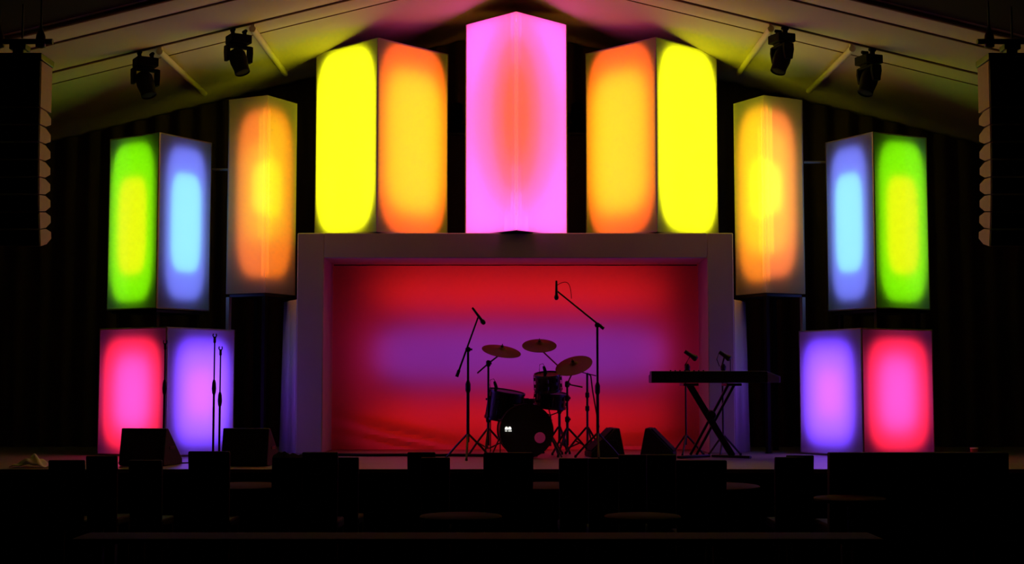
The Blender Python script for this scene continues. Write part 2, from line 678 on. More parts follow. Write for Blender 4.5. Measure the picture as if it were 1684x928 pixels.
BOXES.append(b)
b = lantern(260, 15.55, 178, 347, 218, W(260, 508, 15.55).z, grn, blu, 'green and blue glowing box stacked above the red and violet one, left side', None, ('green', 'pale blue'), 'out')
BOXES.append(b)
b = lantern(1438, 15.55, 1359, 1527, 217, W(1438, 508, 15.55).z, blu, grn, 'blue and green glowing box stacked above the violet and red one, right side', None, ('pale blue', 'green'), 'out')
BOXES.append(b)
b = lantern(438, 15.9, 374, 487, 157, W(438, 482, 15.9).z, ora_o, ora_i, 'narrow orange glowing box overlapping the left top corner of the stage surround', None, ('orange', 'amber'), 'none')
BOXES.append(b)
b = lantern(1258, 15.9, 1208, 1322, 157, W(1258, 482, 15.9).z, ora_ib, ora_ob, 'narrow orange glowing box overlapping the right top corner of the stage surround', None, ('amber', 'orange'), 'none')
BOXES.append(b)
b = lantern(620, 15.87, 518, 737, 62, ZF, yel, org, 'large yellow and orange glowing box on the surround, left of the pink one', None, ('yellow', 'orange'))
BOXES.append(b)
b = lantern(1080, 15.87, 963, 1181, 61, ZF, org, yel, 'large orange and yellow glowing box on the surround, right of the pink one', None, ('orange', 'yellow'))
BOXES.append(b)
b = lantern(849, 15.72, 765, 933, 19, ZF, pnk, pnk, 'tallest glowing box, pink with an orange core, at the middle of the surround', None, ('pink', 'pink'), 'none')
BOXES.append(b)


# carriers under the raised boxes: black steel tables / towers
def tower(i, z0, label, posts, m_post, cat='stand'):
    t0, cor, C, e1, e2 = BOXES[i]
    base = t0.location
    ztop = base.z - .006
    t = thing('box_stand', label, cat, (base.x, base.y, z0), 0, None)
    h = ztop - z0
    bm = BM()
    rot = Matrix.Rotation(math.atan2(e2.y, e2.x), 4, 'Z')
    add_box(bm, (0, 0, h - .015), (e1.length * .9, e1.length * .9, .03), rot)
    obj('top_plate', bm, M['blackm'], t)
    for k in range(4):
        if m_post[k] is None:
            continue
        p = cor[k] * posts
        bm = BM()
        hh = h - .031
        add_box(bm, (p.x, p.y, hh / 2 + .001), (.045, .045, hh), rot)
        add_box(bm, (p.x, p.y, .008), (.056, .056, .012), rot)
        obj('post', bm, m_post[k], t)
    return t


tower(2, W(275, 538, 15.05).z + .012, 'black low stand between the two stacked glowing boxes on the left', .75, [M['lid']] * 4)
tower(3, W(1416, 540, 15.05).z + .012, 'black low stand between the two stacked glowing boxes on the right', .75, [M['lid']] * 4)
tower(4, STAGE_Z + .002, 'tall post stand under the orange box left of the surround', .92, [M['skirt'], M['frame'], M['skirt'], None])
tower(5, STAGE_Z + .002, 'tall post stand under the orange box right of the surround', .92, [M['skirt'], None, M['skirt'], M['frame']])

# rails that tie the outer boxes together
for px0, px1, py, lab in ((346, 378, 279, 'short metal rail tying the green and blue box to the orange box'),
                          (1320, 1361, 267, 'short metal rail tying the orange box to the blue and green box')):
    t = thing('tie_rail', lab, 'rail', W((px0 + px1) / 2, py, 16.35))
    bm = BM()
    a = W(px0 - 2, py, 16.35) - t.location
    c = W(px1 + 2, py, 16.35) - t.location
    add_tube(bm, [a, c], .016, 8)
    obj('rail_tube', bm, M['frame'], t)
    for p in (a, c):
        bm = BM()
        add_box(bm, p, (.05, .05, .05))
        obj('clamp', bm, M['blackm'], t)

# ------------------------------------------------------------------ moving head lights
def moving_head(name, label, loc, rotz, tilt, hang=True, scale=1.0, group=None, lean=0.0):
    t = thing(name, label, 'stage light', loc, rotz, group)
    s = scale
    sg = -1 if hang else 1
    bm = BM()
    add_box(bm, (0, 0, sg * .075 * s), (.24 * s, .22 * s, .10 * s))
    add_box(bm, (0, 0, sg * .135 * s), (.15 * s, .15 * s, .03 * s))
    obj('base', bm, M['matte'], t, bevel=.012 * s)
    if hang:
        for x in (-.07 * s, .07 * s):
            bm = BM()
            add_box(bm, (x, 0, -.008 * s), (.03 * s, .05 * s, .05 * s))
            add_tube(bm, [(x, -.04 * s, .03 * s), (x, .04 * s, .03 * s)], .02 * s, 8)
            obj('clamp', bm, M['matte'], t)
    bm = BM()
    for x in (-1, 1):
        add_hull(bm, [[(x * .135 * s + dx * .018 * s, dy * wy * s, sg * z * s) for dx, dy in ((-1, -1), (1, -1), (1, 1), (-1, 1))]
                      for z, wy in ((.15, .06), (.22, .065), (.33, .045))])
    add_box(bm, (0, 0, sg * .157 * s), (.28 * s, .11 * s, .025 * s))
    obj('yoke', bm, M['matte'], t, bevel=.006 * s)
    d = Vector((lean, -.2 if hang else -.9, sg * 1.0)).normalized()
    d = Matrix.Rotation(-rotz, 3, 'Z') @ d
    m = axis(Vector((0, 0, sg * .30 * s)), d)
    bm = BM()
    add_lathe(bm, [(0, -.11 * s), (.07 * s, -.11 * s), (.095 * s, -.07 * s), (.10 * s, .02 * s), (.085 * s, .12 * s), (.088 * s, .17 * s), (.078 * s, .175 * s)], m, 24, cap=False)
    h = obj('head', bm, M['matte'], t)
    bm = BM()
    add_lathe(bm, [(0, .168 * s), (.05 * s, .165 * s), (.078 * s, .16 * s)], m, 24, cap=False)
    obj('lens', bm, M['matte'], h)
    return t


HG = 'moving lights hanging under the sloping ceiling'
for px, py, tilt, rz, lab in ((240, 74, .35, .55, 'black moving light hanging from the ceiling at far left, above the green box'),
                              (393, 32, .35, .55, 'black moving light hanging from the ceiling on the left, nearer the middle'),
                              (1285, 26, .35, -1.2, 'black moving light hanging from the ceiling on the right, nearer the middle'),
                              (1428, 68, .35, -1.2, 'black moving light hanging from the ceiling at far right, above the blue box')):
    p = W(px, py, 14.8)
    p.z = roof(p.x) - .085
    t = moving_head('moving_light', lab, p, rz, tilt, True, .95, HG, lean=.35 if px < 842 else -.35)
    if 300 < px < 1350:                   # amber fill spots added under the inner two to brighten the surround
        sp = bpy.data.lights.new('amber_fill', 'SPOT')
        sp.color = (1, .42, .14)
        sp.energy = 11
        sp.spot_size = 1.7
        sp.spot_blend = 1
        sp.shadow_soft_size = .08
        so = bpy.data.objects.new('amber_fill', sp)
        COL.objects.link(so)
        so.parent = t
        loc_ = Vector((.12 if px < 842 else -.12, -.05, -.62))
        so.location = Matrix.Rotation(-rz, 3, 'Z') @ loc_
        aim = Vector((-1.2 if px < 842 else 1.2, 15.9, 2.9)) - (Vector(p) + loc_)
        so.rotation_euler = (Matrix.Rotation(-rz, 3, 'Z') @ aim).to_track_quat('-Z', 'Y').to_euler()
# purlins running from each light back to the curtain
for px, py, lab in ((262, 88, 'pale roof tube running back from the far left moving light'),
                    (415, 45, 'pale roof tube running back from the inner left moving light'),
                    (1268, 46, 'pale roof tube running back from the inner right moving light'),
                    (1402, 86, 'pale roof tube running back from the far right moving light')):
    p = W(px, py, 14.8)
    z = roof(p.x)
    bm = BM()
    add_tube(bm, [(0, 0, -.07), (0, .4, -.07), (0, 2.2, -.07)], .036, 10)
    for y in (.05, 1.1, 2.15):
        add_box(bm, (0, y, -.045), (.03, .05, .09))
    o = obj('roof_tube', bm, M['liner'])
    o.location = (p.x, 14.8, z)
    tag(o, lab, 'roof tube', 'roof tubes beside the hanging lights')

# two dark towers with moving lights between the tall boxes
for px, lab1, lab2 in ((751, 'dark cloth wrapped tower left of the pink glowing box', 'dark moving light on the tower between yellow orange box and pink box'),
                       (949, 'dark cloth wrapped tower right of the pink glowing box', 'dark moving light on the tower between pink box and orange yellow box')):
    zt_ = W(px, 224, 17.22).z
    p = W(px, 300, 17.22)
    zb_ = STAGE_Z + .002
    t = thing('light_tower', lab1, 'tower', (p.x, 17.22, zb_))
    bm = BM()
    add_box(bm, (0, 0, (zt_ - zb_) / 2), (.20, .20, zt_ - zb_))
    obj('tower_cover', bm, M['curtain'], t, bevel=.01)
    bm = BM()
    add_box(bm, (0, 0, zt_ - zb_ + .012), (.26, .26, .02))
    obj('top_plate', bm, M['blackm'], t)
    moving_head('moving_light', lab2, (p.x, 17.22, zt_ + .003), 0.2, .9, False, .85)

# ------------------------------------------------------------------ line arrays
def line_array(sx, px_in, px_mid, label, rlabel):
    Y = 12.5
    xin = W(px_in, 200, Y).x            # inner front edge
    wd = .50
    xc = xin + sx * wd / 2
    pitch = 0.0
    ztop = W(px_in, 100, Y).z
    t = thing('line_array', label, 'speaker array', (xc, Y, W(px_in, 396, Y).z))
    bz = t.location.z
    # cabinets, curving backwards towards the bottom
    hs = [.43] + [.158] * 8
    tilts = [0, .01, .02, .03, .05, .08, .11, .15, .19]
    y, z = 0.0, ztop - bz
    for k, (h, a) in enumerate(zip(hs, tilts)):
        dpt = .30 if k else .30
        dn = Vector((0, math.sin(a), -math.cos(a)))
        bk = Vector((0, math.cos(a), math.sin(a)))
        f0 = Vector((0, y, z))
        f1 = f0 + dn * (h - .006)
        tr = .0 if k == 0 else .045
        b0 = f0 + bk * dpt + dn * tr
        b1 = f1 + bk * dpt - dn * tr
        m0 = f0 + bk * dpt * .55 + dn * tr * .12
        m1 = f1 + bk * dpt * .55 - dn * tr * .12
        prof = [f0, m0, b0, b1, m1, f1]
        bm = BM()
        add_hull(bm, [[p + Vector((xx, 0, 0)) for p in prof] for xx in (-wd / 2, wd / 2)])
        c = obj('cabinet', bm, M['side_wood'], t, bevel=.004)
        bm = BM()
        g0, g1 = f0 + dn * .008 - bk * .006, f1 - dn * .008 - bk * .006
        q = [g0, g1]
        gb0, gb1 = g0 - bk * .02, g1 - bk * .02
        add_hull(bm, [[p + Vector((xx, 0, 0)) for p in (gb0, g0, g1, gb1)] for xx in (-wd / 2 + .004, wd / 2 - .004)])
        obj('grille', bm, M['grille'], c)
        y, z = f1.y + dn.y * .006, f1.z + dn.z * .006
    bm = BM()
    add_box(bm, (0, .14, ztop - bz + .035), (wd + .02, .36, .06))
    obj('bumper_frame', bm, M['blackm'], t, bevel=.006)
    bm = BM()
    zt2 = ztop - bz + .066
    zp = W(px_in, 64, Y).z - bz
    add_box(bm, (0, .14, (zt2 + zp) / 2 - .02), (.10, .10, zp - zt2 - .04))
    add_box(bm, (0, .14, zp - .05), (.15, .14, .05))
    obj('hanging_bracket', bm, M['blackm'], t, bevel=.006)
    # pipe and clamps it hangs from
    r = thing('rigging_pipe', rlabel, 'pipe', (xc, Y + .14, bz + zp + .01))
    bm = BM()
    add_tube(bm, [(-.30, 0, 0), (.30, 0, 0)], .026, 12)
    obj('pipe', bm, M['blackm'], r)
    for x in (-.19, .19):
        bm = BM()
        add_lathe(bm, [(.02, -.06), (.045, -.05), (.048, .0), (.04, .06), (.022, .10), (.010, .15)], Matrix.Translation((x, 0, 0)), 14)
        cl = obj('clamp', bm, M['blackm'], r)
    for x in (-.19, .02, .19):
        bm = BM()
        top_ = roof(xc + x) - r.location.z - .02
        add_tube(bm, [(x, 0, .03), (x, 0, top_ + .05)], .009, 6)
        obj('cable', bm, M['blackm'], r)


line_array(-1, 66, 40, 'black line of loudspeaker cabinets hanging at the left edge', 'black pipe above the left hanging loudspeakers')
line_array(1, 1628, 1655, 'black line of loudspeaker cabinets hanging at the right edge', 'black pipe above the right hanging loudspeakers')


# ------------------------------------------------------------------ floor wedges
def wedge(label, loc, rz, wd=.52, h=.36, dp=.46):
    t = thing('floor_monitor', label, 'monitor speaker', loc, rz, 'wedge monitor speakers on the stage floor')
    # local: -Y is the low front, sloping grille faces -Y/up for rz = 0
    prof = [(-dp / 2, 0), (dp / 2 - .02, 0), (dp / 2, .03), (dp / 2 - .055, h), (dp / 2 - .10, h), (-dp / 2, .05)]
    bm = BM()
    add_hull(bm, [[(x, y, z) for y, z in prof] for x in (-wd / 2, wd / 2)])
    c = obj('cabinet', bm, M['tolex'], t, bevel=.008)
    bm = BM()
    a, b_ = Vector((0, dp / 2 - .105, h)), Vector((0, -dp / 2, .052))
    n = Vector((0, (a - b_).z * -1, (a - b_).y)).normalized()
    if n.z < 0:
        n = -n
    q = [a + (b_ - a) * .04 + n * .002, b_ + (a - b_) * .04 + n * .002]
    add_hull(bm, [[p + Vector((x, 0, 0)) for p in (q[0], q[1], q[1] + n * .012, q[0] + n * .012)] for x in (-wd / 2 + .02, wd / 2 - .02)])
    obj('grille', bm, M['grille'], t, bevel=.003)
    for x in (-1, 1):
        bm = BM()
        add_box(bm, (x * (wd / 2 + .004), .04, .17), (.008, .12, .03))
        obj('handle', bm, M['blackm'], t, bevel=.003)
    return t


def stage_at(px, py_any, Y):
    p = W(px, py_any, Y)
    return (p.x, Y, STAGE_Z + .002)


wedge('wedge monitor on the stage in front of the red glowing box', stage_at(248, 760, 13.75), PI - .16, .46)
wedge('wedge monitor on the stage right of the violet glowing box', stage_at(413, 760, 13.75), PI - .12, .46)
wedge('wedge monitor turned sideways directly right of the drum kit', stage_at(994, 745, 15.3), -PI / 2 + .14, .38, .31, .37)
wedge('wedge monitor turned sideways left of the keyboard stand', stage_at(1083, 745, 15.3), PI / 2 - .2, .38, .31, .36)


# ------------------------------------------------------------------ microphone stands
def mic(t, p, d, s=1.0):
    d = Vector(d).normalized()
    m = axis(Vector(p), d)
    bm = BM()
    add_lathe(bm, [(0, -.11 * s), (.010 * s, -.11 * s), (.012 * s, -.1 * s), (.016 * s, .045 * s), (.017 * s, .05 * s)], m, 14)
    o = obj('microphone', bm, M['black'], t)
    bm = BM()
    add_lathe(bm, [(.018 * s, .050 * s), (.026 * s, .07 * s), (.025 * s, .09 * s), (.014 * s, .107 * s), (0, .11 * s)], m, 14)
    obj('mic_grille', bm, M['blackm'], o)


def straight_stand(label, px, ytop, Y, clip=True, ymid=None, fork=False, rbase=.13, group=None):
    x, y, z = stage_at(px, 700, Y)
    t = thing('microphone_stand', label, 'microphone stand', (x, y, z), 0, group)
    h = W(px, ytop, Y).z - z
    hm = (W(px, ymid or 640, Y).z - z)
    bm = BM()
    add_lathe(bm, [(0, 0), (rbase, 0), (rbase, .012), (rbase * .85, .022), (.02, .034), (.014, .06), (0, .06)], None, 28)
    obj('round_base', bm, M['blackm'], t)
    bm = BM()
    add_tube(bm, [(0, 0, .05), (0, 0, hm)], .0115, 10)
    obj('lower_pole', bm, M['blackm'], t)
    bm = BM()
    add_tube(bm, [(0, 0, hm), (0, 0, h - .06)], .0075, 10)
    obj('upper_pole', bm, M['blackm'], t)
    bm = BM()
    add_lathe(bm, [(.012, -.07), (.019, -.05), (.023, -.01), (.019, .05), (.011, .08)], Matrix.Translation((0, 0, hm)), 14)
    obj('height_clutch', bm, M['black'], t)
    bm = BM()
    add_lathe(bm, [(.010, 0), (.014, .01), (.013, .035), (.008, .04)], Matrix.Translation((0, 0, h - .095)), 12)
    add_box(bm, (0, 0, h - .045), (.022, .02, .03))
    for s in (-1, 1):
        add_hull(bm, [[(s * (.010 + o_) + dx * .004, dy * .012, zz) for dx, dy in ((-1, -1), (1, -1), (1, 1), (-1, 1))]
                      for zz, o_ in ((h - .04, .0), (h - .02, .008), (h, .004))])
    obj('mic_clip', bm, M['black'], t)
    return t


straight_stand('empty microphone stand before the violet box, taller left one of the close pair', 351, 549, 14.2, ymid=638)
straight_stand('empty microphone stand before the violet box, shorter right one of the close pair', 361, 570, 14.55, ymid=658)
straight_stand('thin microphone stand before the dark edge between red and violet faces', 269.5, 560, 14.2, ymid=638)


def tripod(t, r, h, legs=3, rot=0.0, double=False, m=None):
    m = m or M['blackm']
    for k in range(legs):
        a = rot + 2 * PI * k / legs
        c, s = math.cos(a), math.sin(a)
        bm = BM()
        add_tube(bm, [(c * .012, s * .012, h), (c * r * .55, s * r * .55, h * .52), (c * r, s * r, .014)], .0115, 8)
        if double:
            add_tube(bm, [(c * .012, s * .012, h * .30), (c * r * .55, s * r * .55, h * .50)], .008, 8)
        lg = obj('leg', bm, m, t)
        bm = BM()
        add_lathe(bm, [(.0, 0), (.013, 0), (.014, .012), (.010, .03), (0, .03)], Matrix.Translation((c * r, s * r, 0)), 10)
        obj('rubber_foot', bm, M['rubber'], lg)


def boom_stand(label, px, Y, ypivot, tail, tip, micdir, clutch, miclen=1.0, group=None, loop=False):
    """tail, tip: pixel ends of the boom at distance Y"""
    x, y, z = stage_at(px, 700, Y)
    t = thing('boom_microphone_stand', label, 'microphone stand', (x, y, z), 0, group)
    L = t.location
    piv = W(px, ypivot, Y) - L
    piv.x = 0
    piv.y = 0
    tripod(t, .27, .26, 3, .5)
    hm = W(px, clutch, Y).z - z
    bm = BM()
    add_tube(bm, [(0, 0, .18), (0, 0, hm)], .017, 10)
    obj('lower_pole', bm, M['blackm'], t)
    bm = BM()
    add_tube(bm, [(0, 0, hm), piv], .013, 10)
    obj('upper_pole', bm, M['blackm'], t)
    bm = BM()
    add_lathe(bm, [(.017, -.06), (.027, -.035), (.027, .035), (.014, .07)], Matrix.Translation((0, 0, hm)), 12)
    obj('height_clutch', bm, M['black'], t)
    a, b_ = W(*tail, Y - .02) - L, W(*tip, Y - .02) - L
    bm = BM()
    d = (b_ - a).normalized()
    add_tube(bm, [a, a + d * .07, a + d * .08, b_], [.018, .018, .011, .009], 10)
    obj('boom_arm', bm, M['blackm'], t)
    bm = BM()
    add_lathe(bm, [(0, -.035), (.026, -.035), (.03, 0), (.026, .035), (0, .035)], axis(piv, (0, 1, 0)), 14)
    add_box(bm, piv + Vector((.02, 0, 0)), (.05, .03, .02))
    obj('boom_joint', bm, M['black'], t)
    mic(t, b_ + Vector((0, -.012, 0)), micdir, miclen)
    if loop:
        pts = []
        p0 = b_ + Vector((.0, -.02, .05))
        for k in range(13):
            q = k / 12
            pts.append(p0 + Vector((.16 * q + .04 * math.sin(PI * q), 0, .07 * math.sin(PI * q * .9) - .16 * q * q)))
        bm = BM()
        add_tube(bm, pts, .004, 6)
        obj('cable', bm, M['rubber'], t)
    return t


boom_stand('boom stand left of the drums with a microphone tilted over the ride cymbal', 769.5, 14.7, 575, (751, 620), (787, 520),
           (.75, 0, -1), 637, 1.0)
boom_stand('tall boom stand right of the drums, arm reaching up left with hanging microphone', 983, 14.9, 535, (993, 541), (915, 478),
           (0, 0, -1), 640, .95, loop=True)

# ------------------------------------------------------------------ drum kit
DY = 15.15


def P(px, py, Y=DY):
    return W(px, py, Y)


# bass drum
bc = P(863, 700, 15.0)
R = .285
bc.z = STAGE_Z + R + .012
t = thing('bass_drum', 'large black bass drum facing the hall with a round port hole', 'drum', (bc.x, bc.y, STAGE_Z + .002), .08)
zc = R + .010
ax = axis((0, 0, zc), (0, -1, 0))           # local z of the lathe runs to the hall
bm = BM()
add_lathe(bm, [(R - .012, -.21), (R - .012, .21), (R - .018, .21), (R - .018, -.21)], ax, 48, cap=False)
sh = obj('shell', bm, M['shell'], t)
for z in (-.215, .215):
    bm = BM()
    add_lathe(bm, [(R - .014, z - .018), (R, z - .018), (R, z + .018), (R - .014, z + .018), (R - .014, z - .018)], ax, 48, cap=False)
    obj('hoop', bm, M['shell'], t)
# front head with a port hole
bm = BM()
hole = Vector((.165, -.115))
hr = .058
outer = [bm.verts.new(ax @ Vector((math.cos(2 * PI * k / 64) * (R - .016), math.sin(2 * PI * k / 64) * (R - .016), .222))) for k in range(64)]
oc = ax.inverted()
inn = []
hx = P(886, 717, 14.78)
hc = Vector((.140, 0, -.072))
for k in range(64):
    v = ax @ Vector((math.cos(2 * PI * k / 64), math.sin(2 * PI * k / 64), 0)) - Vector((0, 0, zc))
    inn.append(bm.verts.new(Vector((hc.x + v.x * hr, -.222, zc + hc.z + v.z * hr))))
for k in range(64):
    bm.faces.new((outer[k], outer[(k + 1) % 64], inn[(k + 1) % 64], inn[k]))
obj('front_head', bm, M['head'], t)
bm = BM()
add_lathe(bm, [(R - .016, -.222), (0, -.222)], ax, 48, cap=False)
obj('batter_head', bm, M['clear'], t)
for k in range(8):
    a = PI / 8 + k * PI / 4
    bm = BM()
    c, s = math.cos(a), math.sin(a)
    for yy in (-.14, .14):
        add_box(bm, (c * (R - .002), yy, zc + s * (R - .002)), (.022, .05, .022), Matrix.Rotation(-a, 4, 'Y'))
    add_tube(bm, [(c * (R + .008), -.23, zc + s * (R + .008)), (c * (R + .008), .23, zc + s * (R + .008))], .004, 6)
    obj('tension_rod', bm, M['steel'], t)
for s in (-1, 1):
    bm = BM()
    add_tube(bm, [(s * (R - .02), -.08, zc - .05), (s * (R + .09), -.20, .016)], .008, 8)
    obj('spur_leg', bm, M['steel'], t)
# white reflections put in as a glowing mark: two rounded lobes over two dashes
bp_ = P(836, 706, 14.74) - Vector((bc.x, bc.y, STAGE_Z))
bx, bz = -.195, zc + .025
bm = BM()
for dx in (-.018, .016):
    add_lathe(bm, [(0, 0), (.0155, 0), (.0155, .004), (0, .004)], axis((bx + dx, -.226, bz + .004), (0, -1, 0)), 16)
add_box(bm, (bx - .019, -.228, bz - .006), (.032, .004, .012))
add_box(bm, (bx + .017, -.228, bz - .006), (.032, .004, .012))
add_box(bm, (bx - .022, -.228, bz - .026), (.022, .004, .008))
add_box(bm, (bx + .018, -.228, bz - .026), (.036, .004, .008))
bo = obj('glint_mark', bm, glow, t)
bo['label'] = 'small white reflections as a glowing mark, two lobes over two dashes'
# pedal behind
bm = BM()
add_box(bm, (0, .40, .034), (.09, .30, .015), Matrix.Rotation(.12, 4, 'X'))
add_box(bm, (0, .27, .010), (.16, .04, .01))
for s in (-1, 1):
    add_tube(bm, [(s * .06, .27, .01), (s * .06, .27, .20)], .008, 8)
add_tube(bm, [(-.07, .27, .20), (.07, .27, .20)], .007, 8)
add_tube(bm, [(0, .27, .20), (.0, .252, .30)], .005, 8)
obj('pedal', bm, M['steel'], t)


def drum(name, label, c, r, depth, tilt_axis, legs=None, mount=None, base_z=STAGE_Z, group=None, headm=None):
    """c world centre; tilt_axis: direction of drum's axis"""
    t = thing(name, label, 'drum', (c.x, c.y, STAGE_Z + .002), 0, group)
    lc = Vector((0, 0, c.z - STAGE_Z - .002))
    m = axis(lc, tilt_axis)
    h = depth / 2
    bm = BM()
    add_lathe(bm, [(r - .008, -h), (r - .008, h)], m, 36, cap=False)
    obj('shell', bm, M['shell'], t)
    for z, nm in ((h, 'batter_head'), (-h, 'bottom_head')):
        bm = BM()
        add_lathe(bm, [(0, z + .004 * (1 if z > 0 else -1)), (r - .006, z)], m, 36, cap=False)
        obj(nm, bm, M['head'] if headm is None else headm, t)
        bm = BM()
        add_lathe(bm, [(r - .005, z - .012), (r + .004, z - .012), (r + .004, z + .012), (r - .005, z + .012), (r - .005, z - .012)], m, 36, cap=False)
        obj('rim', bm, M['steel'], t)
    for k in range(8):
        bm = BM()
        a = k * PI / 4 + .2
        q0 = m @ Vector((math.cos(a) * (r + .006), math.sin(a) * (r + .006), -h))
        q1 = m @ Vector((math.cos(a) * (r + .006), math.sin(a) * (r + .006), h))
        add_tube(bm, [q0, q1], .0035, 6)
        for e in (-.45, .45):
            add_lathe(bm, [(0, -.02), (.009, -.018), (.009, .018), (0, .02)], m @ Matrix.Translation((math.cos(a) * r, math.sin(a) * r, e * h)), 8)
        obj('lug', bm, M['steel'], t)
    if legs:
        for k in range(3):
            a = legs + 2 * PI * k / 3
            x, y = math.cos(a) * (r + .014), math.sin(a) * (r + .014)
            bm = BM()
            add_tube(bm, [(x, y, c.z - STAGE_Z + .06), (x, y, .05), (x * 1.12, y * 1.12, .006)], .0065, 8)
            add_box(bm, (x * .98, y * .98, c.z - STAGE_Z), (.03, .03, .05))
            obj('leg', bm, M['steel'], t)
            bm = BM()
            add_box(bm, (x * 1.12, y * 1.12, c.z - STAGE_Z + .065), (.07, .07, .022))
            obj('leg_clamp', bm, M['blackm'], t)
    return t, lc, m


# floor tom, far left of the kit
drum('floor_tom', 'floor tom standing on three legs left of the bass drum', P(830, 667, 15.35), .200, .30, (.16, -.10, 1), legs=.3)
# rack tom
t, lc, m = drum('rack_tom', 'small mounted tom above the right side of the bass drum', P(901, 629, 15.2), .145, .17, (-.05, -.22, 1))
bm = BM()
add_tube(bm, [lc + Vector((-.02, .13, .0)), lc + Vector((-.12, .16, -.05)), lc + Vector((-.13, .16, -.22)), (-.10, .03, .60)], .010, 8)
add_box(bm, (-.10, .03, .60), (.06, .05, .03))
obj('tom_mount', bm, M['steel'], t)
# snare drum on basket stand
t, lc, m = drum('snare_drum', 'wide snare drum on a low stand under the small mounted tom', P(905, 658, 15.55), .18, .15, (.10, -.12, 1))
tripod(t, .22, .22, 3, .9)
bm = BM()
add_tube(bm, [(0, 0, .10), (0, 0, lc.z - .16)], .012, 10)
for k in range(3):
    a = .4 + k * 2.1
    add_tube(bm, [(0, 0, lc.z - .17), (math.cos(a) * .15, math.sin(a) * .15, lc.z - .12), (math.cos(a) * .19, math.sin(a) * .19, lc.z - .04)], .007, 8)
obj('basket_stand', bm, M['steel'], t)
# second low tom at the far left edge (side table drum)


def cymbal_mesh(r, m):
    bm = BM()
    pr_ = [(.008, .030), (.02, .028), (.035, .018), (.045, .008), (.06, .004), (r * .6, -.006), (r, -.020), (r * .999, -.0225), (r * .6, -.0085), (.06, .001), (.045, .005), (.03, .015), (.008, .026)]
    add_lathe(bm, pr_, m, 48, cap=False)
    return bm


def cymbal_stand(label, px_c, py_c, r, nrm, Yc, px_p, Yp, y_joint, tail=None, y_clutch=(650,), leg=.27, rot=0.2, two=False):
    x, y, z = stage_at(px_p, 700, Yp)
    t = thing('cymbal_stand', label, 'cymbal', (x, y, z), 0, 'cymbals on stands around the drums')
    L = t.location
    cc = W(px_c, py_c, Yc) - L
    J = Vector((0, 0, W(px_p, y_joint, Yp).z - z))
    n = Vector(nrm).normalized()
    tripod(t, leg, .30, 3, rot, True)
    hs = [W(px_p, yy, Yp).z - z for yy in y_clutch]
    bm = BM()
    add_tube(bm, [(0, 0, .12), (0, 0, hs[0])], .016, 10)
    obj('lower_tube', bm, M['steel'], t)
    bm = BM()
    add_tube(bm, [(0, 0, hs[0]), J], .012, 10)
    obj('upper_tube', bm, M['steel'], t)
    for h in hs + [J.z]:
        bm = BM()
        add_lathe(bm, [(.016, -.035), (.026, -.022), (.026, .022), (.014, .035)], Matrix.Translation((0, 0, h)), 12)
        add_box(bm, (.022, 0, h), (.03, .012, .022))
        obj('joint', bm, M['blackm'], t)
    base_ = cc - n * .05
    bm = BM()
    pts = [base_, J]
    if tail:
        tl = W(*tail, Yp) - L
        pts.append(tl)
    add_tube(bm, pts, .009, 8)
    obj('boom_arm', bm, M['steel'], t)
    bm = BM()
    add_tube(bm, [base_, cc + n * .065], .005, 8)
    add_lathe(bm, [(.0, .03), (.016, .03), (.017, .045), (0, .055)], axis(cc, n), 12)
    add_lathe(bm, [(.0, -.02), (.018, -.02), (.016, .0), (0, .0)], axis(cc, n), 12)
    obj('wing_nut', bm, M['blackm'], t)
    obj('cymbal', cymbal_mesh(r, axis(cc, n)), M['cymbal'], t)


cymbal_stand('large ride cymbal tilted to the right over the floor tom, on a boom stand', 825, 575, .215, (.17, -.34, 1), 15.2, 803, 15.25, 598, (785, 614), (690,), rot=.4)
cymbal_stand('small crash cymbal above the middle of the kit, nearly level', 887, 566, .190, (.0, -.45, 1), 15.35, 920, 15.95, 604, None, (676, 640), leg=.20, rot=1.1)
cymbal_stand('crash cymbal tilted up to the right at the right side of the kit', 943, 599, .205, (-.30, -.56, 1), 15.1, 933, 15.35, 632, (958, 637), (690, 655), rot=.1)


# hi-hat stand
x, y, z = stage_at(966, 700, 15.75)
t = thing('hi_hat_stand', 'slim stand with a slanting brace at the right rear of the drums', 'cymbal stand', (x, y, z))
tripod(t, .25, .30, 3, .8, True)
hh = W(966, 614, 15.75).z - z
bm = BM()
add_tube(bm, [(0, 0, .05), (0, 0, hh)], .0135, 10)
obj('pole', bm, M['steel'], t)
bm = BM()
add_tube(bm, [(.0, 0, hh), (.04, .0, hh - .03), (.06, 0, hh - .20), (.13, 0, .30)], .008, 8)
add_tube(bm, [(-.06, 0, hh + .01), (.10, 0, hh - .03)], .006, 8)
obj('brace', bm, M['steel'], t)
for yy in (650, 672):
    bm = BM()
    add_lathe(bm, [(.013, -.035), (.024, -.022), (.024, .022), (.013, .035)], Matrix.Translation((0, 0, W(966, yy, 15.75).z - z)), 12)
    obj('joint', bm, M['blackm'], t)

